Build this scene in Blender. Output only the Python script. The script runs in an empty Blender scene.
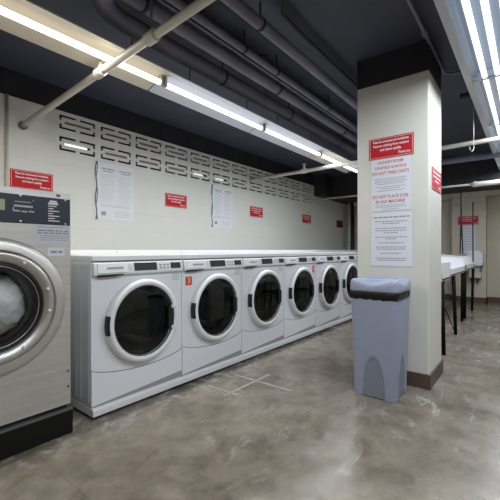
import bpy, bmesh, math, random
from mathutils import Vector, Matrix
random.seed(7)
C = bpy.context.scene.collection
PI = math.pi

# ------------------------------------------------------------------ materials
def mat(name, col, rough=.5, metal=0, emit=None, es=0, spec=.5, coat=0):
    m = bpy.data.materials.new(name); m.use_nodes = True
    b = m.node_tree.nodes['Principled BSDF']
    b.inputs['Base Color'].default_value = (*col, 1)
    b.inputs['Roughness'].default_value = rough
    b.inputs['Metallic'].default_value = metal
    b.inputs['Specular IOR Level'].default_value = spec
    b.inputs['Coat Weight'].default_value = coat
    if emit:
        b.inputs['Emission Color'].default_value = (*emit, 1)
        b.inputs['Emission Strength'].default_value = es
    return m

def noisy(name, c1, c2, scale=6, rough=.5, metal=0, detail=6, bump=0, stretch=(1,1,1), spec=.5):
    m = mat(name, c1, rough, metal, spec=spec)
    nt = m.node_tree; N = nt.nodes; L = nt.links
    tc = N.new('ShaderNodeTexCoord'); mp = N.new('ShaderNodeMapping')
    mp.inputs['Scale'].default_value = stretch
    no = N.new('ShaderNodeTexNoise'); no.inputs['Scale'].default_value = scale; no.inputs['Detail'].default_value = detail
    cr = N.new('ShaderNodeValToRGB')
    cr.color_ramp.elements[0].position = .35; cr.color_ramp.elements[0].color = (*c1, 1)
    cr.color_ramp.elements[1].position = .65; cr.color_ramp.elements[1].color = (*c2, 1)
    L.new(tc.outputs['Object'], mp.inputs['Vector']); L.new(mp.outputs[0], no.inputs['Vector'])
    L.new(no.outputs['Fac'], cr.inputs['Fac']); L.new(cr.outputs[0], N['Principled BSDF'].inputs['Base Color'])
    if bump:
        bp = N.new('ShaderNodeBump'); bp.inputs['Strength'].default_value = bump; bp.inputs['Distance'].default_value = .01
        L.new(no.outputs['Fac'], bp.inputs['Height']); L.new(bp.outputs[0], N['Principled BSDF'].inputs['Normal'])
    return m

def block_mat(name, axis, c1, c2, joint=.93, bump=.35):
    """painted concrete block: faint running-bond joints"""
    m = mat(name, c1, .55)
    nt = m.node_tree; N = nt.nodes; L = nt.links
    tc = N.new('ShaderNodeTexCoord'); sp = N.new('ShaderNodeSeparateXYZ'); cb = N.new('ShaderNodeCombineXYZ')
    L.new(tc.outputs['Object'], sp.inputs[0])
    L.new(sp.outputs[axis], cb.inputs[0]); L.new(sp.outputs[2], cb.inputs[1])
    br = N.new('ShaderNodeTexBrick'); br.offset = .5
    br.inputs['Scale'].default_value = 1
    br.inputs['Brick Width'].default_value = .4064; br.inputs['Row Height'].default_value = .2
    br.inputs['Mortar Size'].default_value = .004; br.inputs['Mortar Smooth'].default_value = .6
    br.inputs['Color1'].default_value = (*c1, 1); br.inputs['Color2'].default_value = (*c2, 1)
    br.inputs['Mortar'].default_value = (c1[0]*joint, c1[1]*joint, c1[2]*joint, 1)
    L.new(cb.outputs[0], br.inputs['Vector'])
    L.new(br.outputs['Color'], N['Principled BSDF'].inputs['Base Color'])
    no = N.new('ShaderNodeTexNoise'); no.inputs['Scale'].default_value = 60; no.inputs['Detail'].default_value = 4
    L.new(tc.outputs['Object'], no.inputs['Vector'])
    mx = N.new('ShaderNodeMath'); mx.operation = 'MULTIPLY_ADD'; mx.inputs[1].default_value = -1.0
    L.new(br.outputs['Fac'], mx.inputs[0])
    sc = N.new('ShaderNodeMath'); sc.operation = 'MULTIPLY'; sc.inputs[1].default_value = .25
    L.new(no.outputs['Fac'], sc.inputs[0]); L.new(sc.outputs[0], mx.inputs[2])
    bp = N.new('ShaderNodeBump'); bp.inputs['Strength'].default_value = bump; bp.inputs['Distance'].default_value = .004
    L.new(mx.outputs[0], bp.inputs['Height']); L.new(bp.outputs[0], N['Principled BSDF'].inputs['Normal'])
    return m

def floor_mat():
    m = mat('sealed_concrete', (.3,.27,.23), .25)
    nt = m.node_tree; N = nt.nodes; L = nt.links; B = N['Principled BSDF']
    tc = N.new('ShaderNodeTexCoord')
    def noise(s, d=8, dist=0, stretch=None, rot=0):
        n = N.new('ShaderNodeTexNoise'); n.inputs['Scale'].default_value = s; n.inputs['Detail'].default_value = d
        n.inputs['Distortion'].default_value = dist; n.inputs['Roughness'].default_value = .62
        mp = N.new('ShaderNodeMapping'); mp.inputs['Rotation'].default_value = (0,0,rot)
        if stretch: mp.inputs['Scale'].default_value = stretch
        L.new(tc.outputs['Object'], mp.inputs[0]); L.new(mp.outputs[0], n.inputs['Vector'])
        return n
    def ramp(src, stops):
        r = N.new('ShaderNodeValToRGB'); e = r.color_ramp.elements
        e[0].position, e[0].color = stops[0][0], (*stops[0][1], 1)
        e[1].position, e[1].color = stops[-1][0], (*stops[-1][1], 1)
        for p, c in stops[1:-1]:
            x = e.new(p); x.color = (*c, 1)
        L.new(src, r.inputs[0]); return r
    def mix(f, a, b, mode='MIX'):
        x = N.new('ShaderNodeMix'); x.data_type = 'RGBA'; x.blend_type = mode
        if isinstance(f, float): x.inputs['Factor'].default_value = f
        else: L.new(f, x.inputs['Factor'])
        L.new(a, x.inputs[6])
        if isinstance(b, tuple): x.inputs[7].default_value = (*b, 1)
        else: L.new(b, x.inputs[7])
        return x.outputs[2]
    n1 = noise(1.1, 9, .9)
    base = ramp(n1.outputs['Fac'], [(.28,(.085,.068,.050)), (.44,(.160,.137,.108)), (.58,(.215,.190,.156)), (.76,(.30,.275,.235))])
    n2 = noise(6, 10, .4)
    n2.inputs['Roughness'].default_value = .72
    fine = ramp(n2.outputs['Fac'], [(.3,(.55,.53,.50)), (.5,(.98,.97,.95)), (.7,(1.30,1.29,1.27))])
    c = mix(1.0, base.outputs[0], fine.outputs[0], 'MULTIPLY')
    # pale mop swirls and scuffs
    n3 = noise(1.5, 7, 2.2, (1,3.0,1), .9)
    sw = ramp(n3.outputs['Fac'], [(.56,(0,0,0)), (.60,(.42,.42,.42)), (.64,(0,0,0))])
    n4 = noise(1.3, 3)
    ms = ramp(n4.outputs['Fac'], [(.44,(0,0,0)), (.58,(1,1,1))])
    # scuffing is heaviest on the aisle side of the room and along the foot of the machines
    sp = N.new('ShaderNodeSeparateXYZ'); L.new(tc.outputs['Object'], sp.inputs[0])
    aisle = N.new('ShaderNodeMapRange'); aisle.inputs[1].default_value = 1.5; aisle.inputs[2].default_value = .5; aisle.inputs[3].default_value = .25
    L.new(sp.outputs[1], aisle.inputs[0])
    f = mix(1.0, sw.outputs[0], ms.outputs[0], 'MULTIPLY')
    f = mix(1.0, f, aisle.outputs[0], 'MULTIPLY')
    n7 = noise(9, 8, 1.0)
    er = ramp(n7.outputs['Fac'], [(.50,(0,0,0)), (.66,(.75,.75,.75))])
    foot = N.new('ShaderNodeMapRange'); foot.inputs[1].default_value = 1.72; foot.inputs[2].default_value = 1.97
    L.new(sp.outputs[1], foot.inputs[0])
    fe = mix(1.0, er.outputs[0], foot.outputs[0], 'MULTIPLY')
    c = mix(fe, c, (.50,.48,.44))
    c = mix(f, c, (.55,.54,.52))
    # dark stains
    n5 = noise(2.3, 7, 1.2)
    st = ramp(n5.outputs['Fac'], [(.62,(0,0,0)), (.74,(.55,.55,.55))])
    c = mix(st.outputs[0], c, (.13,.105,.08))
    L.new(c, B.inputs['Base Color'])
    n6 = noise(3.0, 7, .6)
    ro = ramp(n6.outputs['Fac'], [(.3,(.16,.16,.16)), (.7,(.36,.36,.36))])
    L.new(ro.outputs[0], B.inputs['Roughness'])
    bp = N.new('ShaderNodeBump'); bp.inputs['Strength'].default_value = .12; bp.inputs['Distance'].default_value = .01
    L.new(n2.outputs['Fac'], bp.inputs['Height']); L.new(bp.outputs[0], B.inputs['Normal'])
    return m

def glass_mat(name, tint=(.35,.38,.38), k=.82):
    m = bpy.data.materials.new(name); m.use_nodes = True
    N = m.node_tree.nodes; L = m.node_tree.links; N.clear()
    o = N.new('ShaderNodeOutputMaterial'); mx = N.new('ShaderNodeMixShader')
    t = N.new('ShaderNodeBsdfTransparent'); t.inputs[0].default_value = (*tint, 1)
    g = N.new('ShaderNodeBsdfGlossy'); g.inputs['Roughness'].default_value = .04; g.inputs['Color'].default_value = (.9,.95,.97,1)
    fr = N.new('ShaderNodeFresnel'); fr.inputs[0].default_value = 1.5
    L.new(fr.outputs[0], mx.inputs[0]); L.new(t.outputs[0], mx.inputs[1]); L.new(g.outputs[0], mx.inputs[2]); L.new(mx.outputs[0], o.inputs[0])
    return m

WALL = block_mat('wall_paint', 0, (.635,.64,.605), (.65,.655,.62), .96, .25)
WALLE = block_mat('end_wall_paint', 1, (.55,.50,.41), (.56,.51,.42))
BLOCK = mat('block_paint', (.64,.645,.61), .55)
PILLAR = noisy('pillar_paint', (.60,.59,.54), (.64,.63,.585), 3, .5, bump=.05)
CEIL = noisy('ceiling_paint', (.034,.037,.058), (.045,.049,.076), 4, .55, bump=.1)
BLACKP = noisy('black_paint', (.012,.012,.016), (.02,.02,.025), 5, .6)
PIPED = noisy('dark_pipe_paint', (.14,.14,.19), (.18,.18,.235), 5, .45)
PIPEL = noisy('cream_pipe_paint', (.46,.44,.39), (.54,.52,.47), 8, .45)
ENAMEL = mat('white_enamel', (.74,.75,.79), .28, coat=.2)
ENAMELT = mat('white_enamel_lid', (.76,.77,.79), .3)
PLASTIC = mat('light_plastic', (.72,.725,.755), .35)
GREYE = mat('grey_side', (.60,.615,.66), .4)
RINGM = mat('door_ring_plastic', (.76,.77,.79), .3)
DARK = mat('black_plastic', (.010,.010,.011), .5)
DARKG = mat('seam_grey', (.10,.105,.11), .6)
DRUM = mat('drum_metal', (.07,.085,.09), .35, .8)
GLASS = glass_mat('tinted_glass')
GLASS2 = glass_mat('clear_glass', (.9,.9,.9))
STEEL = noisy('brushed_steel', (.56,.548,.53), (.63,.618,.60), 3, .42, .7, stretch=(1,1,14), spec=.5)
STEELR = noisy('ring_steel', (.58,.56,.53), (.64,.62,.59), 4, .4, .75)
CHROME = mat('polished_steel', (.56,.545,.52), .38, .9)
NAVY = mat('navy_panel', (.020,.024,.045), .4)
LCD = mat('lcd_green', (.33,.42,.25), .4)
INKW = mat('white_print', (.75,.75,.76), .5)
INKG = mat('grey_print', (.28,.29,.32), .6)
INKD = mat('dark_print', (.10,.10,.13), .6)
INKR = mat('red_print', (.52,.13,.14), .6)
INKGR = mat('green_print', (.25,.5,.3), .6)
RED = mat('sign_red', (.47,.016,.028), .6, spec=.2)
REDD = mat('sign_maroon', (.14,.02,.02), .5)
PAPER = mat('white_paper', (.66,.68,.74), .6)
PAPERW = mat('poster_paper', (.67,.69,.725), .6)
PAPERG = mat('grey_paper', (.56,.58,.63), .6)
ORANGE = mat('sticker_red', (.62,.06,.03), .45)
BINM = noisy('bin_plastic', (.265,.295,.40), (.28,.31,.415), 3, .42)
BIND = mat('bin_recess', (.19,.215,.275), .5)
BAG = noisy('bin_liner_black', (.006,.006,.007), (.010,.010,.011), 9, .35, bump=.6, spec=.25)
LEGM = mat('black_leg', (.006,.006,.006), .7, spec=.08)
BASEB = noisy('brown_baseboard', (.085,.05,.038), (.11,.068,.052), 5, .45)
TAPE = noisy('white_floor_tape', (.30,.285,.25), (.50,.485,.45), 14, .5)
GROOVE = mat('saw_cut', (.12,.105,.09), .8)
FIXW = mat('fixture_enamel_warm', (.50,.46,.39), .4)
FIXC = mat('fixture_enamel', (.50,.51,.56), .4)
FIXD = mat('grey_reflector', (.27,.31,.36), .35)
TUBEW = mat('lamp_warm', (1,1,1), .5, emit=(1,.93,.78), es=2.0)
TUBEC = mat('lamp_cool', (1,1,1), .5, emit=(.93,.97,1.0), es=2.0)
TUBEB = mat('lamp_daylight', (1,1,1), .5, emit=(.80,.89,1.0), es=1.2)
CLOTH = noisy('white_laundry', (.80,.80,.83), (.90,.90,.92), 4, .8, bump=.4)
TAN = mat('slot_tan', (.26,.20,.11), .7)
VBLACK = mat('void_black', (.006,.006,.006), .8)

# ------------------------------------------------------------------ helpers
def obj(name, bm, m, parent=None, smooth=False, bevel=0, seg=2, loc=None, auto=None):
    me = bpy.data.meshes.new(name)
    bmesh.ops.recalc_face_normals(bm, faces=bm.faces[:])
    bm.to_mesh(me); bm.free()
    ms = m if isinstance(m, (list, tuple)) else [m]
    for x in ms: me.materials.append(x)
    if smooth or auto:
        for p in me.polygons: p.use_smooth = True
    o = bpy.data.objects.new(name, me); C.objects.link(o)
    if auto:
        md = o.modifiers.new('es', 'EDGE_SPLIT'); md.split_angle = math.radians(auto)
    if bevel:
        b = o.modifiers.new('bevel', 'BEVEL'); b.width = bevel; b.segments = seg; b.limit_method = 'ANGLE'; b.angle_limit = math.radians(40)
        b.harden_normals = False
        for p in me.polygons: p.use_smooth = True
        w = o.modifiers.new('wn', 'WEIGHTED_NORMAL'); w.keep_sharp = True
    if parent: o.parent = parent
    if loc: o.location = loc
    return o
def struct(name, bm, m, parent=None, **k):
    o = obj(name, bm, m, parent, **k)
    if not parent: o['kind'] = 'structure'
    return o
def tag(o, label, cat, group=None):
    o['label'] = label; o['category'] = cat
    if group: o['group'] = group
    return o
def thing(name, label, cat, loc=(0,0,0), rz=0, group=None):
    o = bpy.data.objects.new(name, None); C.objects.link(o)
    o.location = loc; o.rotation_euler = (0,0,rz); o.empty_display_size = .1
    return tag(o, label, cat, group)
def dup(root, loc, label, group=None):
    r = root.copy(); C.objects.link(r); r.location = loc; r['label'] = label
    if group: r['group'] = group
    def rec(a, b):
        for ch in list(a.children):
            c = ch.copy(); C.objects.link(c); c.parent = b; rec(ch, c)
    rec(root, r)
    return r
def B(): return bmesh.new()
def box(bm, x0, x1, y0, y1, z0, z1, mi=0):
    v = [bm.verts.new(p) for p in ((x0,y0,z0),(x1,y0,z0),(x1,y1,z0),(x0,y1,z0),(x0,y0,z1),(x1,y0,z1),(x1,y1,z1),(x0,y1,z1))]
    for f in ((0,3,2,1),(4,5,6,7),(0,1,5,4),(1,2,6,5),(2,3,7,6),(3,0,4,7)):
        bm.faces.new([v[i] for i in f]).material_index = mi
    return bm
def tube(bm, pts, r, n=12, cap=True, mi=0):
    pts = [Vector(p) for p in pts]; rings = []
    rs = r if isinstance(r, (list, tuple)) else [r]*len(pts)
    ref = None
    for i, p in enumerate(pts):
        if i == 0: t = pts[1]-pts[0]
        elif i == len(pts)-1: t = pts[-1]-pts[-2]
        else: t = (pts[i+1]-p).normalized() + (p-pts[i-1]).normalized()
        t.normalize()
        if ref is None:
            a = Vector((0,0,1)) if abs(t.z) < .9 else Vector((1,0,0))
            ref = t.cross(a).normalized()
        ref = (ref - t*ref.dot(t)).normalized(); w = t.cross(ref)
        rings.append([bm.verts.new(p + (ref*math.cos(2*PI*k/n) + w*math.sin(2*PI*k/n))*rs[i]) for k in range(n)])
    for a, b in zip(rings, rings[1:]):
        for k in range(n):
            f = bm.faces.new((a[k], a[(k+1)%n], b[(k+1)%n], b[k])); f.material_index = mi; f.smooth = True
    if cap:
        bm.faces.new(rings[0]).material_index = mi; bm.faces.new(rings[-1]).material_index = mi
    return bm
def lathe_y(bm, prof, cx, cz, n=64, closed=False, y0=0, cap_last=False, cap_first=False):
    """profile (r, y) spun about the axis through (cx, *, cz) along y"""
    rings = []
    for r, y in prof:
        rings.append([bm.verts.new((cx + r*math.cos(2*PI*k/n), y0+y, cz + r*math.sin(2*PI*k/n))) for k in range(n)])
    seq = list(zip(rings, rings[1:]))
    if closed: seq.append((rings[-1], rings[0]))
    for a, b in seq:
        for k in range(n): bm.faces.new((a[k], a[(k+1)%n], b[(k+1)%n], b[k]))
    if cap_last: bm.faces.new(rings[-1])
    if cap_first: bm.faces.new(rings[0])
    return bm
def prism(bm, pts, axis, a, b, mi=0):
    """polygon of (u,v) extruded along an axis from a to b. axis x: (y,z); y: (x,z); z: (x,y)"""
    def P(u, v, w): return {'x': (w,u,v), 'y': (u,w,v), 'z': (u,v,w)}[axis]
    A = [bm.verts.new(P(u,v,a)) for u, v in pts]; Bv = [bm.verts.new(P(u,v,b)) for u, v in pts]
    bm.faces.new(A).material_index = mi; bm.faces.new(Bv).material_index = mi
    n = len(pts)
    for k in range(n): bm.faces.new((A[k], A[(k+1)%n], Bv[(k+1)%n], Bv[k])).material_index = mi
    return bm
def hole_panel(bm, x0, x1, z0, z1, cx, cz, R, y, depth, n=64):
    """front sheet with a round hole, at y, plus the hole's rim going back by depth"""
    ang = [2*PI*k/n for k in range(n)] + [math.atan2(z-cz, x-cx) % (2*PI) for x in (x0,x1) for z in (z0,z1)]
    ang = sorted(set(round(a, 6) for a in ang)); inn = []; out = []; bk = []
    for a in ang:
        c, s = math.cos(a), math.sin(a); ts = []
        if c > 1e-9: ts.append((x1-cx)/c)
        if c < -1e-9: ts.append((x0-cx)/c)
        if s > 1e-9: ts.append((z1-cz)/s)
        if s < -1e-9: ts.append((z0-cz)/s)
        t = min(ts)
        inn.append(bm.verts.new((cx+R*c, y, cz+R*s))); out.append(bm.verts.new((cx+t*c, y, cz+t*s)))
        bk.append(bm.verts.new((cx+R*c, y+depth, cz+R*s)))
    m = len(ang)
    for k in range(m):
        j = (k+1) % m
        bm.faces.new((inn[k], inn[j], out[j], out[k])); bm.faces.new((inn[k], bk[k], bk[j], inn[j]))
    return bm
_font_cache = {}
def text(parent, s, m, size, loc, rot=(PI/2,0,0), align='CENTER', name='lettering', sx=1, bold=0):
    cu = bpy.data.curves.new('txt', 'FONT'); cu.body = s; cu.size = size; cu.align_x = align; cu.align_y = 'CENTER'
    cu.extrude = .0004; cu.offset = bold; cu.resolution_u = 2
    t = bpy.data.objects.new('txt', cu); C.objects.link(t)
    bpy.context.view_layer.update()
    me = bpy.data.meshes.new_from_object(t.evaluated_get(bpy.context.evaluated_depsgraph_get()))
    bpy.data.objects.remove(t); me.materials.clear(); me.materials.append(m); me.name = name
    for p in me.polygons: p.material_index = 0
    o = bpy.data.objects.new(name, me); C.objects.link(o)
    o.location = loc; o.rotation_euler = rot; o.scale = (sx,1,1)
    if parent: o.parent = parent
    return o
def words(bm, x0, x1, z, h, y, align='L', fill=1.0, seed=0):
    """a line of print too small to read: short dashes the length of words"""
    rnd = random.Random(seed); x = x0; end = x0 + (x1-x0)*fill
    segs = []
    while x < end - .004:
        w = min(rnd.uniform(.35, 1.0)*h*5, end-x); segs.append((x, x+w)); x += w + h*.7
    sh = 0 if align == 'L' else ((x1-x0) - (segs[-1][1]-x0))/2
    for a, b in segs: box(bm, a+sh, b+sh, y-.0006, y, z-h/2, z+h/2)

# ------------------------------------------------------------------ the setting
WY = 3.43; XE = 8.12; XB = -2.6; YB = -2.6; ZC = 2.52
struct('floor', box(B(), XB, XE+.1, YB, WY+.6, -.1, 0), floor_mat())
struct('ceiling', box(B(), XB, XE+.1, YB, WY+.6, ZC, ZC+.1), CEIL)
wl = B()
VX0 = 1.494-.032; NV = 12; P = .4064
box(wl, XB, VX0, WY, WY+.12, 0, 2.297)
box(wl, VX0, VX0+NV*P, WY, WY+.12, 0, 1.897)
box(wl, VX0+NV*P, XE, WY, WY+.12, 0, 2.297)
wall_left = struct('wall_left', wl, WALL)
# pierced blocks, two rows of twelve
def vent_bm(lit):
    bm = B()
    xs = [0,.030,.052,.078,.185,.221,.328,.354,.376,P]
    zs = [0,.035,.056,.085,.088,.114,.117,.146,.167,.2]
    def hole(i, j):
        xm = (xs[i]+xs[i+1])/2; zm = (zs[j]+zs[j+1])/2
        if .078 < xm < .328 and .088 < zm < .114: return True
        top = .030 < xm < .376 and (.035 < zm < .056 or .146 < zm < .167) and not (.185 < xm < .221)
        side = (.030 < xm < .052 or .354 < xm < .376) and .035 < zm < .167 and not (.085 < zm < .117)
        return top or side
    nx, nz = len(xs)-1, len(zs)-1; D = .015
    for i in range(nx):
        for j in range(nz):
            if hole(i, j): continue
            x0,x1,z0,z1 = xs[i],xs[i+1],zs[j],zs[j+1]
            bm.faces.new([bm.verts.new(p) for p in ((x0,0,z0),(x1,0,z0),(x1,0,z1),(x0,0,z1))])
            for (di,dj,a,b) in ((-1,0,(x0,z0),(x0,z1)),(1,0,(x1,z0),(x1,z1)),(0,-1,(x0,z0),(x1,z0)),(0,1,(x0,z1),(x1,z1))):
                ii, jj = i+di, j+dj
                if 0 <= ii < nx and 0 <= jj < nz and hole(ii, jj):
                    bm.faces.new([bm.verts.new(p) for p in ((a[0],0,a[1]),(b[0],0,b[1]),(b[0],D,b[1]),(a[0],D,a[1]))])
    bmesh.ops.remove_doubles(bm, verts=bm.verts[:], dist=1e-5)
    return bm
vme = None
for r in range(2):
    for c in range(NV):
        if vme is None:
            o = obj('vent_block', vent_bm(0), BLOCK, wall_left); vme = o.data
        else:
            o = bpy.data.objects.new('vent_block', vme); C.objects.link(o); o.parent = wall_left
        o.location = (VX0 + c*P, WY, 2.097 - .2*r)
        # the slot's tan backing, set a little way in
        if not (r == 1 and c in (0, 4, 5)):
            s = obj('slot_panel', box(B(), .078, .328, .016, .022, .086, .116), TAN, o)
        else:
            s = obj('slot_lamp', tube(B(), [(.08,.022,.101), (.30 if c == 0 else .26,.022,.101)], .0095, 8), mat('slot_glow', (1,1,1), .5, emit=(1,.99,.95), es=1.4 if c == 0 else .7), o)
struct('wall_dark_void', box(B(), VX0-.2, VX0+NV*P+.2, WY+.30, WY+.34, 1.7, ZC), VBLACK)  # black sheet standing in for the darkness behind the pierced blocks
# black painted band above the block, and dropped soffit at the far end
struct('trim_1', box(B(), XB, XE, WY+.012, WY+.12, 2.297, ZC), BLACKP)
so = B(); box(so, 6.80, XE, -1.6, WY, 2.09, ZC); box(so, 6.44, 6.80, 3.20, WY, 2.09, ZC)
struct('trim_2', so, BLACKP)
struct('wall_back', box(B(), XE, XE+.1, YB, WY+.12, 0, ZC), WALLE)
struct('wall_pilaster', box(B(), 7.90, XE, .64, 1.20, 0, 2.09), WALLE)
struct('wall_right', box(B(), XB, XE, YB-.1, YB, 0, ZC), WALLE)
struct('wall_front', box(B(), XB-.1, XB, YB, WY, 0, ZC), WALLE)
struct('trim_3', box(B(), 7.80, XE, -1.6, 3.15, 2.0, 2.09), noisy('beam_paint', (.56,.52,.43), (.6,.56,.47), 4, .5))
struct('baseboard_back', box(B(), XE-.015, XE, YB, WY, 0, .11), BASEB)
bb = B(); box(bb, 7.885, 7.90, .625, 1.215, 0, .11); box(bb, 7.885, XE-.015, .625, .64, 0, .11); box(bb, 7.885, XE-.015, 1.2, 1.215, 0, .11)
struct('baseboard_pilaster', bb, BASEB)
# low service ledge behind the machines
lg = B()
box(lg, .95, 7.1, 2.735, WY, 0, .94)
struct('trim_4', lg, PLASTIC)
lt = B(); x = .95
while x < 7.05:
    x2 = min(x + .70, 7.1); box(lt, x+.002, x2-.002, 2.722, WY, .94, 1.0005); x = x2
struct('trim_5', lt, mat('ledge_white', (.86,.86,.87), .35))
# pillar
PX0, PX1, PY0, PY1 = 2.794, 3.25, .568, 1.10
pl = B(); box(pl, PX0, PX1, PY0, PY1, 0, 2.30)
struct('wall_pillar', pl, PILLAR, bevel=.012, seg=2)
struct('trim_6', box(B(), PX0+.002, PX1-.002, PY0+.002, PY1-.002, 2.30, ZC), BLACKP)
bb = B(); box(bb, PX0-.012, PX1+.012, PY0-.012, PY1+.012, 0, .105)
struct('baseboard_pillar', bb, BASEB, bevel=.003)
# floor tape marks and a saw cut
def tape(x0, x1, y0, y1, lab):
    tag(obj('floor_tape', box(B(), x0, x1, y0, y1, .0005, .0015), TAPE), lab, 'tape', 'tape marks on the floor')
tape(2.152, 2.166, 1.33, 1.86, 'long pale tape strip on the floor, running out from the washers')
tape(1.80, 2.34, 1.638, 1.652, 'pale tape strip on the floor lying parallel to the washer row, crossing the others')
tape(1.862, 1.874, 1.58, 1.87, 'short faint tape strip on the floor, the one nearest the steel machine')
struct('trim_7', box(B(), .719, .7212, .2, 1.95, .0003, .0008), GROOVE)

# ------------------------------------------------------------------ washers
W = .686; DP = .70
def make_washer():
    t = thing('washing_machine', '', 'washing machine')
    CX, CZ, R = .352, .54, .272
    b = B()
    z0, z1 = .075, .934
    hole_panel(b, 0, W, z0, z1, CX, CZ, .225, 0, .03)
    for q in (((0,0,z0),(0,DP,z0),(0,DP,z1),(0,0,z1)), ((W,0,z0),(W,DP,z0),(W,DP,z1),(W,0,z1)), ((0,DP,z0),(W,DP,z0),(W,DP,z1),(0,DP,z1)), ((0,0,z1),(W,0,z1),(W,DP,z1),(0,DP,z1))):
        b.faces.new([b.verts.new(p) for p in q])
    obj('cabinet', b, ENAMEL, t)
    # pressed side panels with upright ribs
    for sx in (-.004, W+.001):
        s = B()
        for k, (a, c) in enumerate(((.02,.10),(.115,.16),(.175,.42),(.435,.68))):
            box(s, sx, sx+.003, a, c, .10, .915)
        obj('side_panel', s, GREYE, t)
    s = B(); box(s, .003, W-.003, -.004, DP, .934, .967)
    obj('lid', s, ENAMELT, t, bevel=.006)
    # recessed grey step under the lid
    obj('lid_seam', box(B(), .004, W-.004, -.0015, 0, .926, .934), DARKG, t)
    # console
    c = B(); prism(c, [(-.002,.925),(-.014,.921),(-.026,.86),(-.022,.848),(-.002,.840)], 'x', .006, W-.006)
    con = obj('control_panel', c, PLASTIC, t, bevel=.003)
    def onface(x0, x1, za, zb, m, name, par, d=.0015):
        # a plate on the sloping console face
        def Y(z): return -.014 - (.921-z)/(.061)*.012
        q = B()
        A = [(x0,Y(za)-d,za),(x1,Y(za)-d,za),(x1,Y(zb)-d,zb),(x0,Y(zb)-d,zb)]
        Bk = [(p[0],p[1]+d+.003,p[2]) for p in A]
        va = [q.verts.new(p) for p in A]; vb = [q.verts.new(p) for p in Bk]
        q.faces.new(va); q.faces.new(vb)
        for k in range(4): q.faces.new((va[k],va[(k+1)%4],vb[(k+1)%4],vb[k]))
        return obj(name, q, m, par)
    onface(.275, .452, .866, .917, DARK, 'display', con)
    onface(.570, .660, .871, .912, DARK, 'display', con)
    for i in range(3):
        for j in range(2): onface(.476+.031*i, .491+.031*i, .874+.02*j, .884+.02*j, INKG, 'button', con, .003)
    onface(.232, .262, .872, .908, GREYE, 'dial_plate', con, .001)
    q = B()
    # detergent drawer: pale front with a dark finger slot beneath
    d = onface(.028, .225, .862, .917, ENAMELT, 'detergent_drawer', t, .006)
    onface(.085, .195, .884, .896, INKG, 'drawer_print', d, .0075)
    s = B(); prism(s, [(.03,.838),(.13,.838),(.20,.846),(.20,.852),(.03,.852)], 'y', -.024, .0)
    obj('drawer_slot', s, DARK, t)
    # door
    dr = B(); lathe_y(dr, [(R,.0),(R+.001,-.022),(R-.006,-.040),(R-.018,-.050),(.238,-.050),(.228,-.040),(.222,-.018),(.222,0)], CX, CZ, 72, closed=True)
    door = obj('door', dr, RINGM, t, auto=50)
    lp = B(); lathe_y(lp, [(.231,-.0425),(.228,-.0445),(.222,-.036),(.224,-.030)], CX, CZ, 72, closed=True); obj('door_trim', lp, DARKG, door, auto=60)
    g = B(); lathe_y(g, [(.224,-.026),(.19,-.032),(.12,-.037),(.05,-.039),(.001,-.0395)], CX, CZ, 64); obj('door_glass', g, GLASS, door, smooth=True)
    h = B()
    n = 10; a0, a1 = math.radians(167), math.radians(192); V = []
    for k in range(n+1):
        a = a0+(a1-a0)*k/n
        for (r, y) in ((R+.0025,-.010),(R+.0025,-.038),(R-.010,-.049),(R-.014,-.012)):
            V.append(h.verts.new((CX+r*math.cos(a), y, CZ+r*math.sin(a))))
    for k in range(n):
        for j in range(4): h.faces.new((V[4*k+j], V[4*k+(j+1)%4], V[4*k+4+(j+1)%4], V[4*k+4+j]))
    h.faces.new(V[:4]); h.faces.new(V[-4:])
    obj('door_handle', h, DARK, door)
    h = B(); box(h, CX+.178, CX+.222, -.052, -.03, CZ-.075, CZ+.07); obj('hinge_cover', h, DARK, door, bevel=.004)
    for hz in (.058, -.085): obj('hinge', box(B(), CX+.20, CX+.235, -.056, -.045, CZ+hz, CZ+hz+.02), PLASTIC, door)
    # drum
    dm = B(); lathe_y(dm, [(.224,.0),(.19,.05),(.235,.06),(.235,.45)], CX, CZ, 48, cap_last=True); drum = obj('drum', dm, DRUM, t, auto=40)
    pd = B()
    for a in (60, 180, 300):
        a = math.radians(a)
        tube(pd, [(CX+.215*math.cos(a), .08, CZ+.215*math.sin(a)), (CX+.215*math.cos(a), .44, CZ+.215*math.sin(a))], .028, 8)
    obj('drum_paddle', pd, GREYE, drum)
    # lower panel with its sagging top edge
    def sag(x): u = x/W; return .292 - .052*(1-(2*u-1)**2)**.8 - .012*u
    N_ = 24
    pts = [(k/N_*W, sag(k/N_*W)) for k in range(N_+1)]
    lw = B(); prism(lw, [(.0015,.080),(W*.3,.090),(W*.65,.102),(W-.0015,.116)] + [(min(max(x,.0015),W-.0015), z-.004) for x, z in reversed(pts)], 'y', -.0055, .001)
    obj('lower_panel', lw, ENAMEL, t)
    sm = B(); prism(sm, [(x, z-.004) for x, z in pts] + [(x, z) for x, z in reversed(pts)], 'y', -.002, .001)
    obj('panel_seam', sm, DARKG, t)
    k = B(); prism(k, [(-.010,.070),(-.028,.062),(-.028,.024),(-.0,.024),(DP,.024),(DP,.070)], 'x', -.002, W+.002)
    obj('plinth', k, PLASTIC, t, bevel=.003)
    obj('toe_shade', box(B(), .002, W-.002, -.0025, .001, .068, .122), mat('toe_shade_grey', (.30,.30,.29), .5), t)  # flat grey colour stands for the shadow on the ledge above the plinth
    for fx in (.05, W-.05):
        for fy in (.03, DP-.05):
            f = B(); tube(f, [(fx,fy,0),(fx,fy,.026)], .022, 12); obj('foot', f, DARK, t)
    return t
X0, FY = 1.056, 2.018
XS = [X0 + .6905*k for k in range(6)]
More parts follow.
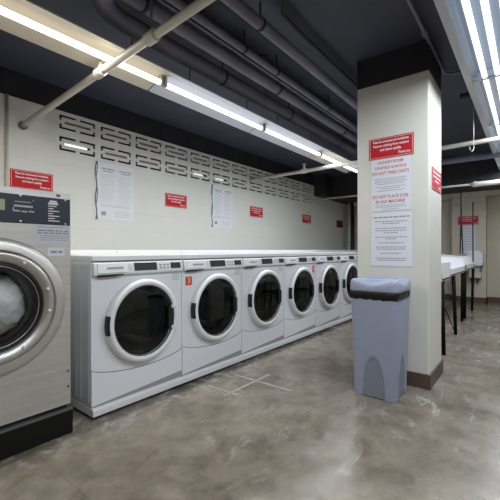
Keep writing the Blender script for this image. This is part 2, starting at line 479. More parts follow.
labs = ['white front-loading washing machine next to the steel machine, its left side showing',
        'white front-loading washing machine with an orange-red sticker left of its door',
        'white front-loading washing machine standing third from the big steel machine',
        'white front-loading washing machine with a small red sticker at the upper right of its door',
        'white front-loading washing machine second from the far end, clear of the bin',
        'white front-loading washing machine at the far end, partly hidden by the waste bin']
GW = 'white washing machines in a row'
w0 = make_washer(); w0.location = (XS[0], FY, 0); w0['label'] = labs[0]; w0['group'] = GW
ws = [w0] + [dup(w0, (XS[k], FY, 0), labs[k], GW) for k in range(1, 6)]
s = obj('sticker', box(B(), .035, .098, -.0015, 0, .735, .80), ORANGE, ws[1]); s['label'] = 'orange-red square sticker'
text(s, '3', INKW, .06, (.067, -.002, .768), name='numeral')
s = obj('sticker', box(B(), .62, .662, -.0015, 0, .735, .815), ORANGE, ws[3]); s['label'] = 'red sticker'
text(s, '3', INKW, .05, (.641, -.002, .775), name='numeral')
for k in (0, 1, 2):
    q = B()
    for j in range(3): words(q, .60, .665, .825-.018*j, .006, 0, seed=j+k)
    s = obj('small_print', q, INKGR if k == 0 else INKG, ws[k])

# ------------------------------------------------------------------ steel machine
SX0, SX1, SY = .201, .915, 1.97
m = thing('industrial_washer', 'large stainless steel washing machine with a navy control panel, cut by the left edge', 'washing machine', (SX0, SY, .165))
SW = SX1-SX0; SH = 1.304-.165; CX, CZ = SW/2, .73-.165+.0
b = B(); hole_panel(b, 0, SW, 0, SH, CX, CZ, .23, 0, .05, 72)
D2 = .75
for q in (((0,0,0),(0,D2,0),(0,D2,SH),(0,0,SH)), ((SW,0,0),(SW,D2,0),(SW,D2,SH),(SW,0,SH)), ((0,D2,0),(SW,D2,0),(SW,D2,SH),(0,D2,SH)), ((0,0,SH),(SW,0,SH),(SW,D2,SH),(0,D2,SH)), ((0,0,0),(SW,0,0),(SW,D2,0),(0,D2,0))):
    b.faces.new([b.verts.new(p) for p in q])
obj('cabinet', b, STEEL, m)
cp = obj('control_panel', box(B(), .004, SW-.004, -.006, 0, 1.133-.165, 1.273-.165), NAVY, m, bevel=.002)
zc = lambda z: z-.165
# left: green lcd, then symbols, then the white list at right
obj('lcd_screen', box(B(), .30, .403, -.0085, -.006, zc(1.19), zc(1.242)), LCD, cp)
q = B()
for x0_, x1_, z_, h_ in ((.49,.60,1.243,.004),(.486,.612,1.222,.010),(.478,.525,1.198,.007),(.535,.575,1.196,.007),(.585,.622,1.198,.007),(.478,.486,1.208,.012),(.612,.618,1.255,.006)):
    f_ = lambda x: .436+(x-.478)*.66
    box(q, f_(x0_), f_(x1_), -.0075, -.006, zc(z_-.006)-h_/2, zc(z_-.006)+h_/2)
obj('panel_symbols', q, mat('pale_grey_print', (.42,.43,.46), .5), cp)
q = B()
box(q, .604, .640, -.0078, -.006, zc(1.249), zc(1.258)); box(q, .597, .646, -.0078, -.006, zc(1.237), zc(1.247))
for j, (a_, b_) in enumerate(((.652,.700),(.652,.682),(.652,.716),(.652,.680),(.652,.718),(.652,.690),(.652,.718))):
    box(q, .597+(a_-.652)*.85, .597+(b_-.652)*.85, -.0078, -.006, zc(1.229-.0128*j)-.0025, zc(1.229-.0128*j)+.0022)
obj('panel_print', q, INKW, cp)
for (x_, z_) in ((.469,1.267),(.469,1.140),(.683,1.140),(.683,1.267)):
    q = B(); lathe_y(q, [(.005,-.006),(.005,-.010),(.001,-.011)], x_, zc(z_), 12); obj('screw', q, CHROME, cp)
obj('badge', box(B(), .640, .660, -.003, 0, zc(1.283), zc(1.295)), INKD, m)
# notices under the panel
n_ = obj('notice_sticker', box(B(), .542, .706, -.0012, 0, zc(1.035), zc(1.128)), PAPERG, m)
q = B()
words(q, .548, .702, zc(1.119), .004, -.0012, seed=1)
for j in range(2): words(q, .548, .702, zc(1.101-.013*j), .008, -.0012, seed=2+j)
for j in range(3): words(q, .558, .702, zc(1.074-.011*j), .0035, -.0012, seed=5+j)
obj('print', q, INKG, n_)
n_ = obj('serial_sticker', box(B(), .597, .683, -.0012, 0, zc(.968), zc(1.012)), PAPER, m)
q = B(); words(q, .612, .670, zc(.990), .012, -.0012, seed=3); obj('print', q, INKG, n_)
# seam, lower panel
obj('lower_panel', box(B(), .001, SW-.001, -.003, 0, .002, zc(.355)), STEEL, m)
obj('panel_seam', box(B(), .0, SW, -.0035, 0, zc(.355), zc(.359)), CHROME, m)
# door
dr = B(); lathe_y(dr, [(.326,0),(.325,-.012),(.318,-.020),(.300,-.026),(.274,-.028),(.270,-.022),(.268,0)], CX, CZ, 96, closed=True)
door = obj('door', dr, STEELR, m, auto=45)
ed = B(); lathe_y(ed, [(.329,.0),(.329,-.004),(.325,-.004),(.325,0)], CX, CZ, 96, closed=True); obj('door_edge', ed, DARKG, door)
dr = B(); lathe_y(dr, [(.268,-.018),(.262,-.030),(.250,-.034),(.218,-.020),(.212,-.004),(.212,0),(.268,0)], CX, CZ, 96, closed=True)
obj('chrome_ring', dr, CHROME, door, auto=50)
dr = B(); lathe_y(dr, [(.214,-.012),(.205,-.018),(.196,.0),(.180,.035),(.172,.07),(.213,.07)], CX, CZ, 96, closed=True)
obj('gasket', dr, DARK, door, auto=50)
dr = B(); lathe_y(dr, [(.199,-.006),(.196,-.010),(.194,-.006),(.196,-.002)], CX, CZ, 96, closed=True); obj('gasket_bead', dr, CHROME, door, smooth=True)
dr = B(); lathe_y(dr, [(.186,.022),(.14,.012),(.08,.006),(.001,.004)], CX, CZ, 64); obj('door_glass', dr, GLASS2, door, smooth=True)
for a in (17, -10, 60, -60):
    a = math.radians(a); x_, z_ = CX+.238*math.cos(a), CZ+.238*math.sin(a)
    q = B(); lathe_y(q, [(.008,-.024),(.008,-.038),(.004,-.042),(.001,-.042)], x_, z_, 14); obj('bolt', q, PLASTIC, door, smooth=True)
dm = B(); lathe_y(dm, [(.215,.06),(.225,.08),(.225,.6)], CX, CZ, 48, cap_last=True); obj('drum', dm, DRUM, m, auto=40)
for z_ in (zc(.345), zc(.262)):
    q = B(); lathe_y(q, [(.006,-.003),(.006,-.008),(.001,-.009)], SW-.014, z_, 12); obj('bolt', q, DARKG, m)
# laundry behind the glass: crumpled heap
cl = B(); bmesh.ops.create_icosphere(cl, subdivisions=5, radius=1)
from mathutils import noise as mn
for v in cl.verts:
    p = v.co.copy(); n = mn.noise(p*1.8+Vector((3,1,5)))*.25 + abs(mn.noise(p*3.7))*.22 + abs(mn.noise(p*7.5+Vector((9,2,1))))*.10
    n += (1-abs(mn.noise(Vector((p.x*2.2+p.z*4, p.y*3, p.z*1.5-p.x*3))))*2)*.16
    k = .86 + n*.55
    v.co = Vector((p.x*.185*k, p.y*.10*k, p.z*.18*k))
tag(obj('laundry', cl, CLOTH, smooth=True, loc=(SX0+CX, SY+.155, .165+CZ-.012)), 'crumpled white laundry behind the round glass of the steel washer', 'laundry')
pb = thing('machine_base', 'black metal base under the big stainless steel washer', 'machine base', (SX0, SY, 0))
obj('base_box', box(B(), -.02, SW+.014, .0, .74, 0, .128), mat('base_black', (.006,.007,.006), .5, spec=.2), pb, bevel=.003)
obj('top_rail', box(B(), -.02, SW+.014, -.004, .74, .128, .140), mat('rail_grey', (.10,.105,.10), .3), pb, bevel=.002)
obj('recess_strip', box(B(), 0, SW-.01, .02, .72, .140, .165), DARK, pb)

# ------------------------------------------------------------------ waste bin
t = thing('waste_bin', 'tall grey-blue plastic waste bin with black liner in front of the pillar', 'bin', (2.54, .828, 0))
def sq(u, hx, hy, p=9):
    c, s_ = math.cos(u), math.sin(u); k = (abs(c)**p + abs(s_)**p)**(-1/p)
    return hx*c*k, hy*s_*k
bx0 = (.143, .142); bx1 = (.172, .154)
NU = 160; NZ = 60; H = .678
bm = B(); rings = []
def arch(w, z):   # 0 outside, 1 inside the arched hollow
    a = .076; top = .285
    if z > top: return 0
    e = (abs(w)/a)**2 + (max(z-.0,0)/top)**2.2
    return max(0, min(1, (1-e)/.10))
for j in range(NZ+1):
    z = .006 + (H-.006)*j/NZ; f = z/H; ring = []
    hx = bx0[0]+(bx1[0]-bx0[0])*f; hy = bx0[1]+(bx1[1]-bx0[1])*f
    for i in range(NU):
        u = 2*PI*(i+.5)/NU; x, y = sq(u, hx, hy, 14)
        if abs(x)/hx > abs(y)/hy: d = arch(y, z); x -= math.copysign(.006*d, x)
        else: d = arch(x, z); y -= math.copysign(.006*d, y)
        zz = z
        if j == 0: zz = .002 + .004*d
        ring.append(bm.verts.new((x, y, zz)))
    rings.append(ring)
for a, b in zip(rings, rings[1:]):
    for i in range(NU):
        fc = bm.faces.new((a[i], a[(i+1)%NU], b[(i+1)%NU], b[i]))
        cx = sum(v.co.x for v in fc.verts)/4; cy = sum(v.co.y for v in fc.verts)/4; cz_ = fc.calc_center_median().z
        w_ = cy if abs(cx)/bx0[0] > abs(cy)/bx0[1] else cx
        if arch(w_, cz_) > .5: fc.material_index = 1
bm.faces.new(rings[0])
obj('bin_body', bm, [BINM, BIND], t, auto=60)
# liner folded over the rim
bm = B(); prof = [(0,.672),(.004,.668),(.008,.680),(.009,.70),(.006,.722),(0,.726)]; rings = []
for k, (o_, z) in enumerate(prof):
    ring = []
    for i in range(120):
        u = 2*PI*(i+.5)/120; wv = .003*math.sin(u*17)+.002*math.sin(u*31+k)
        x, y = sq(u, .170+o_+wv*.6, .153+o_+wv*.6, 12)
        ring.append(bm.verts.new((x, y, z + (wv*1.2 if k < 2 else 0))))
    rings.append(ring)
for a, b in zip(rings, rings[1:]):
    for i in range(120): bm.faces.new((a[i], a[(i+1)%120], b[(i+1)%120], b[i]))
obj('bin_liner', bm, BAG, t, smooth=True)
# lid: wavy rim falling to a round opening
bm = B(); n = 120; rings = []
def wave(u): return .017*(1-2*abs(math.cos(2*u))**1.1)      # high at the corners, low at mid-sides
for (kx, p, z, wv) in ((1.0,7,.722,0),(1.05,7,.719,0),(1.065,6,.730,0),(1.06,6,.762,.7),(1.045,5.5,.778,1),(1.01,5,.786,1),(.93,4,.790,.85),(.84,3,.800,.45),(.78,2.3,.806,.15),(.73,2,.804,0),(.70,2,.78,0),(.68,2,.73,0)):
    ring = []
    for i in range(n):
        u = 2*PI*(i+.5)/n; x, y = sq(u, .173*kx, .160*kx, p)
        ring.append(bm.verts.new((x, y, z+wave(u)*wv)))
    rings.append(ring)
for a, b in zip(rings, rings[1:]):
    for i in range(n): bm.faces.new((a[i], a[(i+1)%n], b[(i+1)%n], b[i]))
obj('bin_lid', bm, BINM, t, smooth=True)

# ------------------------------------------------------------------ signs and posters
def red_sign(loc, rz, label, group, full=True, dark=False, mirrorw=.34):
    t = thing('courtesy_sign', label, 'sign', loc, rz, group)
    w, h = mirrorw, .162
    brd = obj('sign_board', box(B(), 0, w, -.003, 0, 0, h), REDD if dark else RED, t)
    if dark: return t
    q = B(); e = .008; k = .0022
    box(q, e, w-e, -.0036, -.003, e, e+k); box(q, e, w-e, -.0036, -.003, h-e-k, h-e)
    box(q, e, e+k, -.0036, -.003, e+k, h-e-k); box(q, w-e-k, w-e, -.0036, -.003, e+k, h-e-k)
    obj('sign_border', q, INKW, t)
    for s_, z_, x_ in (('Please be courteous and considerate.',.132,w/2),('Remove clothing from washers',.100,w/2),('and dryers quickly.',.068,w/2)):
        text(t, s_, INKW, .026, (x_, -.0032, z_), sx=.68 if len(s_)>30 else .80, bold=.0006)
    text(t, 'Thank you.', INKW, .024, (w-.065, -.0032, .032), sx=.85, bold=.0005)
    return t
GS = 'red signs on the block wall'
S = [(1.093, 'red notice on the block wall directly above the steel washer'),
     (2.707, 'red notice on the block wall between the two white posters'),
     (4.344, 'red notice on the block wall just right of the second white poster'),
     (5.965, 'red notice on the block wall below the far end of the pierced blocks')]
for x_, l_ in S: red_sign((x_, WY-.001, 1.525), 0, l_, GS)
red_sign((7.50, WY-.001, 1.515), 0, 'dark maroon notice near the far corner of the block wall', GS, dark=True)
red_sign((PX0-.001, 1.000, 1.706), -PI/2, 'red notice on the pillar above the white papers', 'red signs on the pillar', mirrorw=.33)
red_sign((PX0+.09, PY0-.001, 1.455), 0, 'red notice on the narrow right side of the pillar', 'red signs on the pillar', mirrorw=.33)
red_sign((7.899, 1.10, 1.485), -PI/2, 'red notice on the end wall above the white paper, behind the hanging cords', None)

def poster(x, label, zb):
    t = thing('notice_poster', label, 'poster', (x, WY-.001, zb), 0, 'white posters on the block wall')
    w, h = .46, .585
    obj('sheet', box(B(), 0, w, -.003, 0, 0, h), PAPERW, t)
    q = B()
    for col in (0, 1):
        a = .07+col*.20; b_ = a+.16
        words(q, a, b_, h-.06, .012, -.003, 'C', .9, seed=col); words(q, a, b_, h-.085, .010, -.003, 'C', .7, seed=col+9)
    obj('headings', q, INKG, t)
    q = B()
    for col in (0, 1):
        a = .07+col*.20; b_ = a+.16
        for j in range(15): words(q, a, b_, h-.125-.019*j, .0035, -.003, fill=(.95,.8,.6,.9)[(j+col)%4], seed=col*40+j)
    for j in range(2): words(q, .07, .42, .155-.015*j, .005, -.003, fill=.95, seed=80+j)
    for j in range(3): words(q, .22, .42, .085-.022*j, .005, -.003, fill=.9, seed=90+j)
    obj('fine_print', q, mat('pale_print', (.42,.44,.49), .6), t)
    obj('emblem', box(B(), .075, .125, -.0036, -.003, .045, .085), INKG, t)
    tp = B(); zz = [h*k/12 for k in range(13)]
    for (o_, r_) in ((0,.006),(.009,.004)):
        tube(tp, [(.018+o_+.008*math.sin(k*1.1+o_*200), -.005, z) for k, z in enumerate(zz)], r_, 6)
    obj('side_cord', tp, mat('blue_tape', (.10,.17,.22), .5), t)
    return t
poster(1.825, 'white two-column poster on the block wall, the one nearer the steel washer', 1.31)
poster(3.48, 'white two-column poster on the block wall, between two red notices', 1.315)
# papers on the pillar (face at x = PX0, local x runs towards -Y)
t = thing('courtesy_notice', 'white paper with red headings on the pillar, under the red notice', 'paper notice', (PX0-.001, .983, 1.300), -PI/2)
obj('sheet', box(B(), 0, .295, -.002, 0, 0, .403), PAPER, t)
for s_, z_, sz in (('LAUNDRY ROOM',.375,.030),('COURTESY & NOTICE',.333,.030),('DO NOT TAKE CARTS',.292,.034),('DO NOT PLACE DYES',.110,.034),('IN ANY MACHINE',.072,.034)):
    text(t, s_, INKR, sz, (.144, -.0022, z_), sx=.80, bold=.0007)
q = B()
for j, z_ in enumerate((.250,.236,.222,.208,.186,.172,.156,.044,.030,.014)): words(q, .02, .27, z_, .0045, -.002, 'C', (.95,.9,.97,.85,.9,.6,.8,.85,.95,.5)[j], seed=j)
obj('fine_print', q, INKG, t)
t = thing('rules_notice', 'white paper of dark print on the pillar, lowest of the papers above the bin', 'paper notice', (PX0-.001, .985, .992-.115), -PI/2)
w_, h_ = .305, .408
obj('sheet_edge', box(B(), -.004, w_+.004, -.0012, 0, -.004, h_+.004), PAPERG, t)
obj('sheet', box(B(), 0, w_, -.002, 0, 0, h_), PAPER, t)
q = B(); words(q, .015, .29, .375, .010, -.002, 'C', .98, seed=50)
for j, (z_, f_) in enumerate(((.342,.9),(.326,.5),(.290,.9),(.272,.85),(.256,.4),(.222,.9),(.208,.3),(.178,.75),(.146,.85),(.130,.8),(.098,.6),(.060,.9),(.045,.8))):
    words(q, .02, .28, z_, .0065, -.002, 'C', f_, seed=60+j)
obj('print', q, INKG, t)
t = thing('end_wall_notice', 'white paper on the end wall beneath a red notice', 'paper notice', (7.899, 1.06, .93), -PI/2)
obj('sheet', box(B(), 0, .25, -.002, 0, 0, .53), PAPER, t)
q = B()
for j in range(9): words(q, .03, .22, .48-.05*j, .008, -.002, 'C', (.9,.7,.8)[j%3], seed=j)
obj('print', q, INKG, t)

# ------------------------------------------------------------------ pipes
def pipe_thing(name, pts, r, m, label, cat, group=None, extra=None, n=14):
    t = thing(name, label, cat, (0,0,0), 0, group)
    obj('pipe_run', tube(B(), pts, r, n), m, t, smooth=False)
    if extra:
        for nm, bm in extra: obj(nm, bm, m, t)
    return t
def rnd_bend(a, b, c, r, k=8):
    """polyline a - rounded b - c"""
    a, b, c = map(Vector, (a, b, c)); u = (a-b).normalized(); v = (c-b).normalized()
    P0 = b+u*r; P2 = b+v*r
    return [a] + [P0*(1-s)**2 + b*2*s*(1-s) + P2*s*s for s in [i/k for i in range(k+1)]] + [c]
def hanger(x, y, z, r, ztop=ZC, m=None, axis='x'):
    bm = B(); tube(bm, [(x,y,z+r*.6),(x,y,ztop)], .006, 8)
    a = .014
    if axis == 'x': tube(bm, [(x-a*.7,y,z),(x+a*.7,y,z)], r*1.22, 14)
    else: tube(bm, [(x,y-a,z),(x,y+a,z)], r*1.25, 14)
    return bm
# sprinkler pipe 1
A1 = Vector((1.186, WY, 2.068)); A2 = Vector((1.186, 1.28, 2.175)); dv = (A2-A1)/(A2.y-A1.y)
p1 = lambda y: A1 + dv*(y-A1.y)
e1 = p1(.75)
t = thing('sprinkler_pipe', 'cream sprinkler pipe crossing from the block wall above the steel washer', 'pipe', (0,0,0), 0, 'cream sprinkler pipes')
obj('pipe_run', tube(B(), rnd_bend(A1, e1, (e1.x, e1.y, ZC), .08), .023, 16), PIPEL, t)
q = B(); tube(q, [p1(2.19), p1(2.12)], .031, 14); tube(q, [p1(2.155), p1(2.155)+Vector((0,0,.055))], .014, 10); obj('tee_fitting', q, PIPEL, t, auto=40)
q = B(); tube(q, [p1(2.155)+Vector((0,0,.05)), p1(2.155)+Vector((0,0,.085))], .006, 8); tube(q, [p1(2.155)+Vector((0,0,.085)), p1(2.155)+Vector((0,0,.09))], .018, 12); obj('sprinkler_head', q, CHROME, t)
q = B(); tube(q, [p1(1.66), p1(1.58)], .033, 14); obj('coupling', q, PIPEL, t, auto=40)
q = B(); c_ = p1(1.62); tube(q, [c_+Vector((0,0,.02)), (c_.x, c_.y, ZC)], .007, 8); obj('hanger_rod', q, DARKG, t)
q = B(); tube(q, [A1+Vector((0,-.03,-.002)), A1+Vector((0,0,0))], .035, 14); obj('wall_collar', q, DARKG, t)
# sprinkler pipe 2
A1 = Vector((4.35, WY, 2.09)); e2 = Vector((4.35, -2.5, 2.145)); dv = (e2-A1)/(e2.y-A1.y)
t = thing('sprinkler_pipe', 'cream sprinkler pipe passing behind the pillar over the middle of the room', 'pipe', (0,0,0), 0, 'cream sprinkler pipes')
obj('pipe_run', tube(B(), [A1, e2], .024, 16), PIPEL, t)
c_ = p1(2.47); q = B(); tube(q, [c_-Vector((0,.04,0)), c_+Vector((0,.04,0))], .033, 14); tube(q, [c_, c_+Vector((0,0,.10))], .016, 10); tube(q, [c_+Vector((0,0,.09)), c_+Vector((0,0,.10))], .028, 10); obj('tee_fitting', q, PIPEL, t, auto=40)
# sprinkler pipe 3 (far)
t = thing('sprinkler_pipe', 'thin cream pipe furthest away, under the black soffit right of the pillar', 'pipe', (0,0,0), 0, 'cream sprinkler pipes')
obj('pipe_run', tube(B(), [(6.35,WY,2.0),(6.35,.70,2.0)], .016, 12), PIPEL, t)
obj('large_pipe', tube(B(), [(6.35,.715,2.0),(6.35,.66,2.0),(6.35,.63,1.995),(6.35,-2.5,2.01)], [.018,.05,.040,.040], 14), PIPEL, t)
# ceiling pipes running with the washers
GP = 'dark ceiling pipes along the washer row'
t = pipe_thing('ceiling_pipe', rnd_bend((.98,.9,2.385),(.98,1.94,2.385),(6.8,1.94,2.385),.28), .058, PIPED, 'thick dark pipe curving in beside the warm strip light', 'pipe', GP, n=20)
for x_ in (2.1, 3.1, 4.3): obj('hanger', hanger(x_,1.94,2.385,.05), BLACKP, t)
t = pipe_thing('ceiling_pipe', [(-.5,1.71,2.385),(6.8,1.71,2.385)], .043, PIPED, 'thick dark ceiling pipe, next in from the curving one', 'pipe', GP, n=18)
for x_ in (1.2, 2.55, 3.9): obj('hanger', hanger(x_,1.71,2.385,.04), BLACKP, t)
t = pipe_thing('ceiling_pipe', [(-.5,1.55,2.385),(6.8,1.55,2.385)], .024, PIPED, 'slim dark ceiling pipe between two thick ones', 'pipe', GP)
for x_ in (1.9, 2.3, 3.2): obj('hanger', hanger(x_,1.55,2.385,.022), BLACKP, t)
pipe_thing('ceiling_pipe', [(-.5,1.625,2.40),(6.8,1.625,2.40)], .010, PIPED, 'thinnest dark ceiling pipe tucked beside the slim one', 'pipe', GP, n=10)
t = pipe_thing('ceiling_pipe', [(-.5,1.30,2.385),(6.8,1.30,2.385)], .036, PIPED, 'dark ceiling pipe furthest from the washers, passing over to the pillar', 'pipe', GP, n=16)
for x_ in (1.75, 3.4): obj('hanger', hanger(x_,1.30,2.385,.034), BLACKP, t)
pipe_thing('ceiling_conduit', [(1.35,1.02,2.50),(1.62,1.02,2.50),(1.85,1.20,2.46),(2.05,1.21,2.46),(6.8,1.21,2.46)], .011, BLACKP, 'thin black conduit kinked across the navy ceiling', 'conduit', None, n=10)
t = pipe_thing('ceiling_conduit', rnd_bend((.2,.567,2.49),(3.42,.567,2.49),(3.42,-2.4,2.49),.12), .012, PIPED, 'thin grey conduit running past the top of the pillar', 'conduit', None, n=10)
q = B(); tube(q, [(2.62,.567,2.49),(2.68,.567,2.49)], .020, 12); obj('coupling', q, PIPED, t, auto=40)
pipe_thing('ceiling_conduit', [(3.75,.50,2.40),(3.75,-2.4,2.40)], .03, BLACKP, 'black crosswise pipe right of the pillar top', 'conduit', None, n=12)
pipe_thing('ceiling_conduit', [(5.6,1.6,2.24),(5.6,-2.4,2.24)], .045, PIPED, 'dark crosswise pipe above the far cream pipe', 'conduit', None, n=12)
q = B(); pts = [(1.32+.9*s, 1.82-.25*s, 2.49-.10*math.sin(PI*s)) for s in [k/14 for k in range(15)]]
tag(obj('ceiling_cable', tube(q, pts, .006, 8), DARK), 'black cable sagging between the ceiling pipes', 'cable')
q = B(); pts = [(3.95,.42,2.52),(3.95,.42,2.30),(3.97,.42,2.10),(3.99,.42,1.98),(3.97,.43,1.94),(3.95,.445,1.95),(3.95,.45,1.98)]
tag(obj('hanging_wire', tube(q, pts, .0028, 6), PIPEL), 'pale hooked wire hanging right of the pillar below the ceiling', 'wire')
tag(obj('wall_conduit', tube(B(), [(1.066,WY-.012,.9),(1.066,WY-.012,2.297)], .012, 12), PIPEL), 'thin upright conduit on the block wall at the left edge', 'conduit')
# corner pipes
tag(obj('corner_pipe', tube(B(), [(7.82,3.27,0),(7.82,3.27,2.09)], .04, 14), PIPEL), 'white upright pipe in the far corner of the block wall', 'pipe')
tag(obj('corner_pipe', tube(B(), [(8.02,3.27,0),(8.02,3.27,2.09)], .05, 14), BLACKP), 'black upright pipe in the far corner beside the white one', 'pipe')

# ------------------------------------------------------------------ lights
def lamp(parent, x, y, z, lx, ly, watts, col):
    li = bpy.data.lights.new('lamp_light', 'AREA'); li.shape = 'RECTANGLE'; li.size = lx; li.size_y = ly
    li.energy = watts; li.color = col
    o = bpy.data.objects.new('lamp_light', li); C.objects.link(o); o.parent = parent; o.location = (x, y, z)
    return o
WARM = (1,.94,.83); COOL = (.96,.98,1); DAY = (.88,.94,1)
GL = 'strip lights above the washers'
def strip(x0, x1, label, fm, tm, watts=10):
    t = thing('strip_light', label, 'ceiling light', (x0, 2.075, 2.2), 0, GL)
    L_ = x1-x0-.01
    q = B(); prism(q, [(-.045,.045),(-.178,-.004),(-.178,.004),(-.045,.054),(-.045,.075),(.045,.075),(.045,.054),(.178,.004),(.178,-.004),(.045,.045)], 'x', 0, L_)
    obj('reflector', q, fm, t)
    for s_ in (.012, L_-.012): obj('lamp_holder', box(B(), s_-.010, s_+.010, -.018, .018, -.022, .045), PIPEL, t, bevel=.003)
    obj('lamp_tube', tube(B(), [(.024,0,-.002),(L_-.024,0,-.002)], .019, 16), tm, t)
    for s_ in (.25, L_-.25): obj('hanger_rod', tube(B(), [(s_,0,.075),(s_,0,ZC-2.2)], .005, 8), DARKG, t)
    lamp(t, L_/2, 0, -.0225, L_-.06, .03, watts, WARM if tm is TUBEW else COOL)
    return t
L0 = .405
strip(L0-2.44, L0-1.22, 'unseen strip light added behind the viewpoint in the washer row', FIXW, TUBEW)  # this and the next carry the row on unseen, added for room light
strip(L0-1.22, L0, 'unseen strip light added beyond the left edge in the washer row', FIXW, TUBEW)
strip(L0, L0+1.22, 'warm strip light nearest the viewer, above the steel washer', FIXW, TUBEW)
strip(L0+1.22, L0+2.44, 'cool white strip light second along the washers', FIXC, TUBEC)
strip(L0+2.44, L0+3.66, 'cool white strip light third along the washers', FIXC, TUBEC)
strip(L0+3.66, L0+4.88, 'short-looking far strip light meeting the pillar edge', FIXW, TUBEC)
def troffer(x0, yc, label, tm, group, watts=16):
    t = thing('fluorescent_light', label, 'ceiling light', (x0, yc, 2.25), 0, group)
    L_ = 1.21
    q = B(); prism(q, [(-.197,-.008),(-.197,.06),(.197,.06),(.197,-.008),(.155,-.008),(.125,.045),(-.125,.045),(-.155,-.008)], 'x', 0, L_)
    obj('housing', q, FIXC, t)
    q = B(); prism(q, [(-.152,-.006),(-.124,.041),(.124,.041),(.152,-.006),(.155,-.006),(.126,.0445),(-.126,.0445),(-.155,-.006)], 'x', .002, L_-.002)
    obj('reflector', q, FIXD, t)
    for s_ in (0, L_-.03): obj('end_plate', box(B(), s_, s_+.03, -.17, .17, .0, .045), FIXC, t)
    for y_ in (-.075, 0, .075): obj('lamp_tube', tube(B(), [(.03,y_,.0),(L_-.03,y_,.0)], .017, 16), tm, t)
    for s_ in (.2, L_-.2): obj('hanger_rod', tube(B(), [(s_,0,.06),(s_,0,ZC-2.25)], .006, 8), DARKG, t)
    for y_ in (-.075, 0, .075): lamp(t, L_/2, y_, -.0185, L_-.08, .026, watts/3, DAY)
    return t
TUBED = mat('lamp_dim', (1,1,1), .5, emit=(.95,.94,1.0), es=.9)
GT = 'three-tube lights over the aisle'
troffer(-.57, .18, 'unseen three-tube light added over the aisle behind the viewpoint', TUBEB, GT)  # out of view, continues the aisle row; added to light the room
troffer(.65, .18, 'unseen three-tube light added over the aisle directly above the viewpoint', TUBEB, GT)  # also out of view, added before the visible ones for lighting
troffer(1.87, .18, 'bright blue-white fluorescent light at the top right corner', TUBEB, GT)
troffer(3.09, .18, 'dimmer fluorescent light just beyond the bright blue-white one', TUBED, GT)
troffer(4.31, .18, 'far fluorescent light at the right edge beyond the cream pipe', TUBEB, GT)
troffer(5.53, .18, 'farthest fluorescent light in the aisle row', TUBED, GT)
troffer(.4, -1.5, 'unseen three-tube light added on the opposite side behind the viewpoint', TUBEC, GT)  # extra fixture outside the view, added to brighten the room
troffer(3.2, -1.5, 'unseen three-tube light added on the opposite side, out of view to the right', TUBEC, GT)  # second extra fixture outside the view, added for more room light

# ------------------------------------------------------------------ right-hand tables
def folding(x0, x1, y0, label, legs, lip=.785):
    t = thing('sorting_table', label, 'table', (x0, y0, 0), 0, 'white sorting tables on black legs')
    L_ = x1-x0; Dd = .50
    q = B(); box(q, 0, L_, 0, Dd, .70, .72); obj('tray', q, ENAMELT, t)
    obj('front_lip', box(B(), 0, L_, 0, .018, .70, lip), PLASTIC, t, bevel=.004)
    obj('back_panel', box(B(), 0, L_, Dd-.02, Dd, .70, .925), ENAMELT, t, bevel=.004)
    for s_ in (0, L_-.02):
        q = B(); prism(q, [(0,.70),(0,.785),(.03,.88),(Dd-.02,.925),(Dd,.925),(Dd,.70)], 'x', s_, s_+.02); obj('end_panel', q, PLASTIC, t, bevel=.004)
    q = B(); box(q, .03, L_-.03, .03, Dd-.04, .715, .73); obj('liner_board', q, ENAMELT, t)
    for pts in legs:
        q = B(); a, b = Vector(pts[0]), Vector(pts[1]); o_ = Vector((x0, y0, 0))
        tube(q, [a-o_, b-o_], [.022,.018], 8); obj('leg', q, LEGM, t)
    return t
folding(3.79, 4.26, .66, 'small white sorting table whose high front edge just shows past the pillar',
    [((3.86,.675,.70),(3.80,.645,0)), ((4.14,.72,.70),(4.14,.72,0)), ((3.82,1.12,.70),(3.82,1.12,0)), ((4.2,1.12,.70),(4.2,1.12,0))], .88)
t = folding(4.37, 5.68, .70, 'long white sorting table with a low front edge, middle of the three tables',
    [((4.86,.722,.70),(4.80,.69,0)), ((4.45,1.16,.70),(4.4,1.17,0)), ((5.62,.722,.70),(5.75,.75,0)), ((5.62,1.16,.70),(5.7,1.17,0))])
q = B(); tube(q, [(.02,.05,.40),(.42,.0,.04)], .006, 6); obj('brace', q, LEGM, t)
folding(5.95, 6.98, .72, 'farther small white sorting table on black legs near the end wall',
    [((6.0,.742,.70),(5.98,.745,0)), ((6.93,.742,.70),(6.86,.75,0)), ((6.0,1.18,.70),(5.98,1.18,0)), ((6.93,1.18,.70),(6.9,1.18,0))])
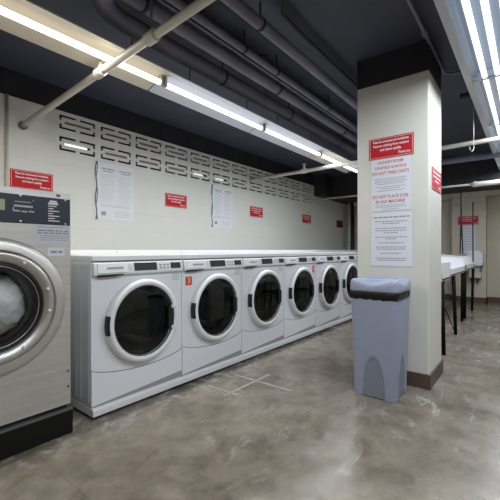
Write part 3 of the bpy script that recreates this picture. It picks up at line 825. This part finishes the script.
# hanging cords over them
def cord(pts_list, label):
    q = B()
    for p in pts_list: tube(q, p, .010, 6)
    tag(obj('hanging_cable', q, DARK), label, 'cord', 'black cords hanging over the tables')
cord([[(6.70,.885,2.09),(6.70,.885,1.5),(6.70,.90,.935)], [(6.70,.885,1.72),(6.70,.862,.935)]], 'black forked cord hanging at the left side of the red end-wall notice')
cord([[(6.90,.742,1.80),(6.90,.742,1.4),(6.90,.740,.80)]], 'single black cord hanging across the red end-wall notice')
t = thing('wall_bracket', 'small cream bracket plate high on the end wall pilaster', 'bracket', (7.899, 1.16, 1.83), -PI/2)
obj('plate', box(B(), 0, .09, -.012, 0, 0, .13), PIPEL, t, bevel=.003)
q = B(); lathe_y(q, [(.012,-.012),(.012,-.02),(.001,-.021)], .035, .05, 12); obj('screw', q, DARKG, t)
# rounded white unit on end wall
t = thing('wall_basin', 'rounded white basin fixed to the end wall behind the far table', 'basin', (7.899, .80, .68), -PI/2)
q = B(); prof = [(-.13,.06),(-.11,.02),(.11,.02),(.13,.06),(.135,.20),(.12,.27),(.08,.31),(-.08,.31),(-.12,.27),(-.135,.20)]
prism(q, prof, 'y', -.26, 0); obj('basin_body', q, ENAMEL, t, bevel=.03, seg=4)
obj('lower_box', box(B(), -.10, .10, -.16, 0, -.20, .02), WALLE, t, bevel=.01)
q = B(); tube(q, [(.11,-.20,.02),(.02,-.03,-.30)], .014, 8); tube(q, [(-.13,-.20,.02),(-.05,-.03,-.30)], .014, 8); obj('bracket', q, DARKG, t)
# bits of stored clutter under the tables
q = B(); tube(q, [(5.55,1.05,.28),(5.5,1.0,.42),(5.62,.95,.5),(5.7,1.0,.38),(5.62,1.05,.27),(5.55,1.05,.30),(5.55,1.07,.0)], .02, 8)
tag(obj('coiled_hose', q, PIPEL, smooth=True), 'pale coiled hose under the white sorting table', 'hose')

# ------------------------------------------------------------------ camera and view
cam = bpy.data.cameras.new('camera'); co = bpy.data.objects.new('camera', cam); C.objects.link(co)
co.location = (0, 0, 1.0); co.rotation_euler = (PI/2, 0, math.radians(38.26-90))
cam.sensor_width = 36; cam.lens = 355/500*36; cam.clip_start = .02
bpy.context.scene.camera = co
w = bpy.data.worlds.new('world'); bpy.context.scene.world = w; w.use_nodes = True
w.node_tree.nodes['Background'].inputs[0].default_value = (.5,.55,.65,1)
w.node_tree.nodes['Background'].inputs[1].default_value = .1
vs = bpy.context.scene.view_settings
vs.view_transform = 'Standard'; vs.look = 'None'; vs.gamma = 1; vs.use_curve_mapping = False
vs.exposure = 0.15
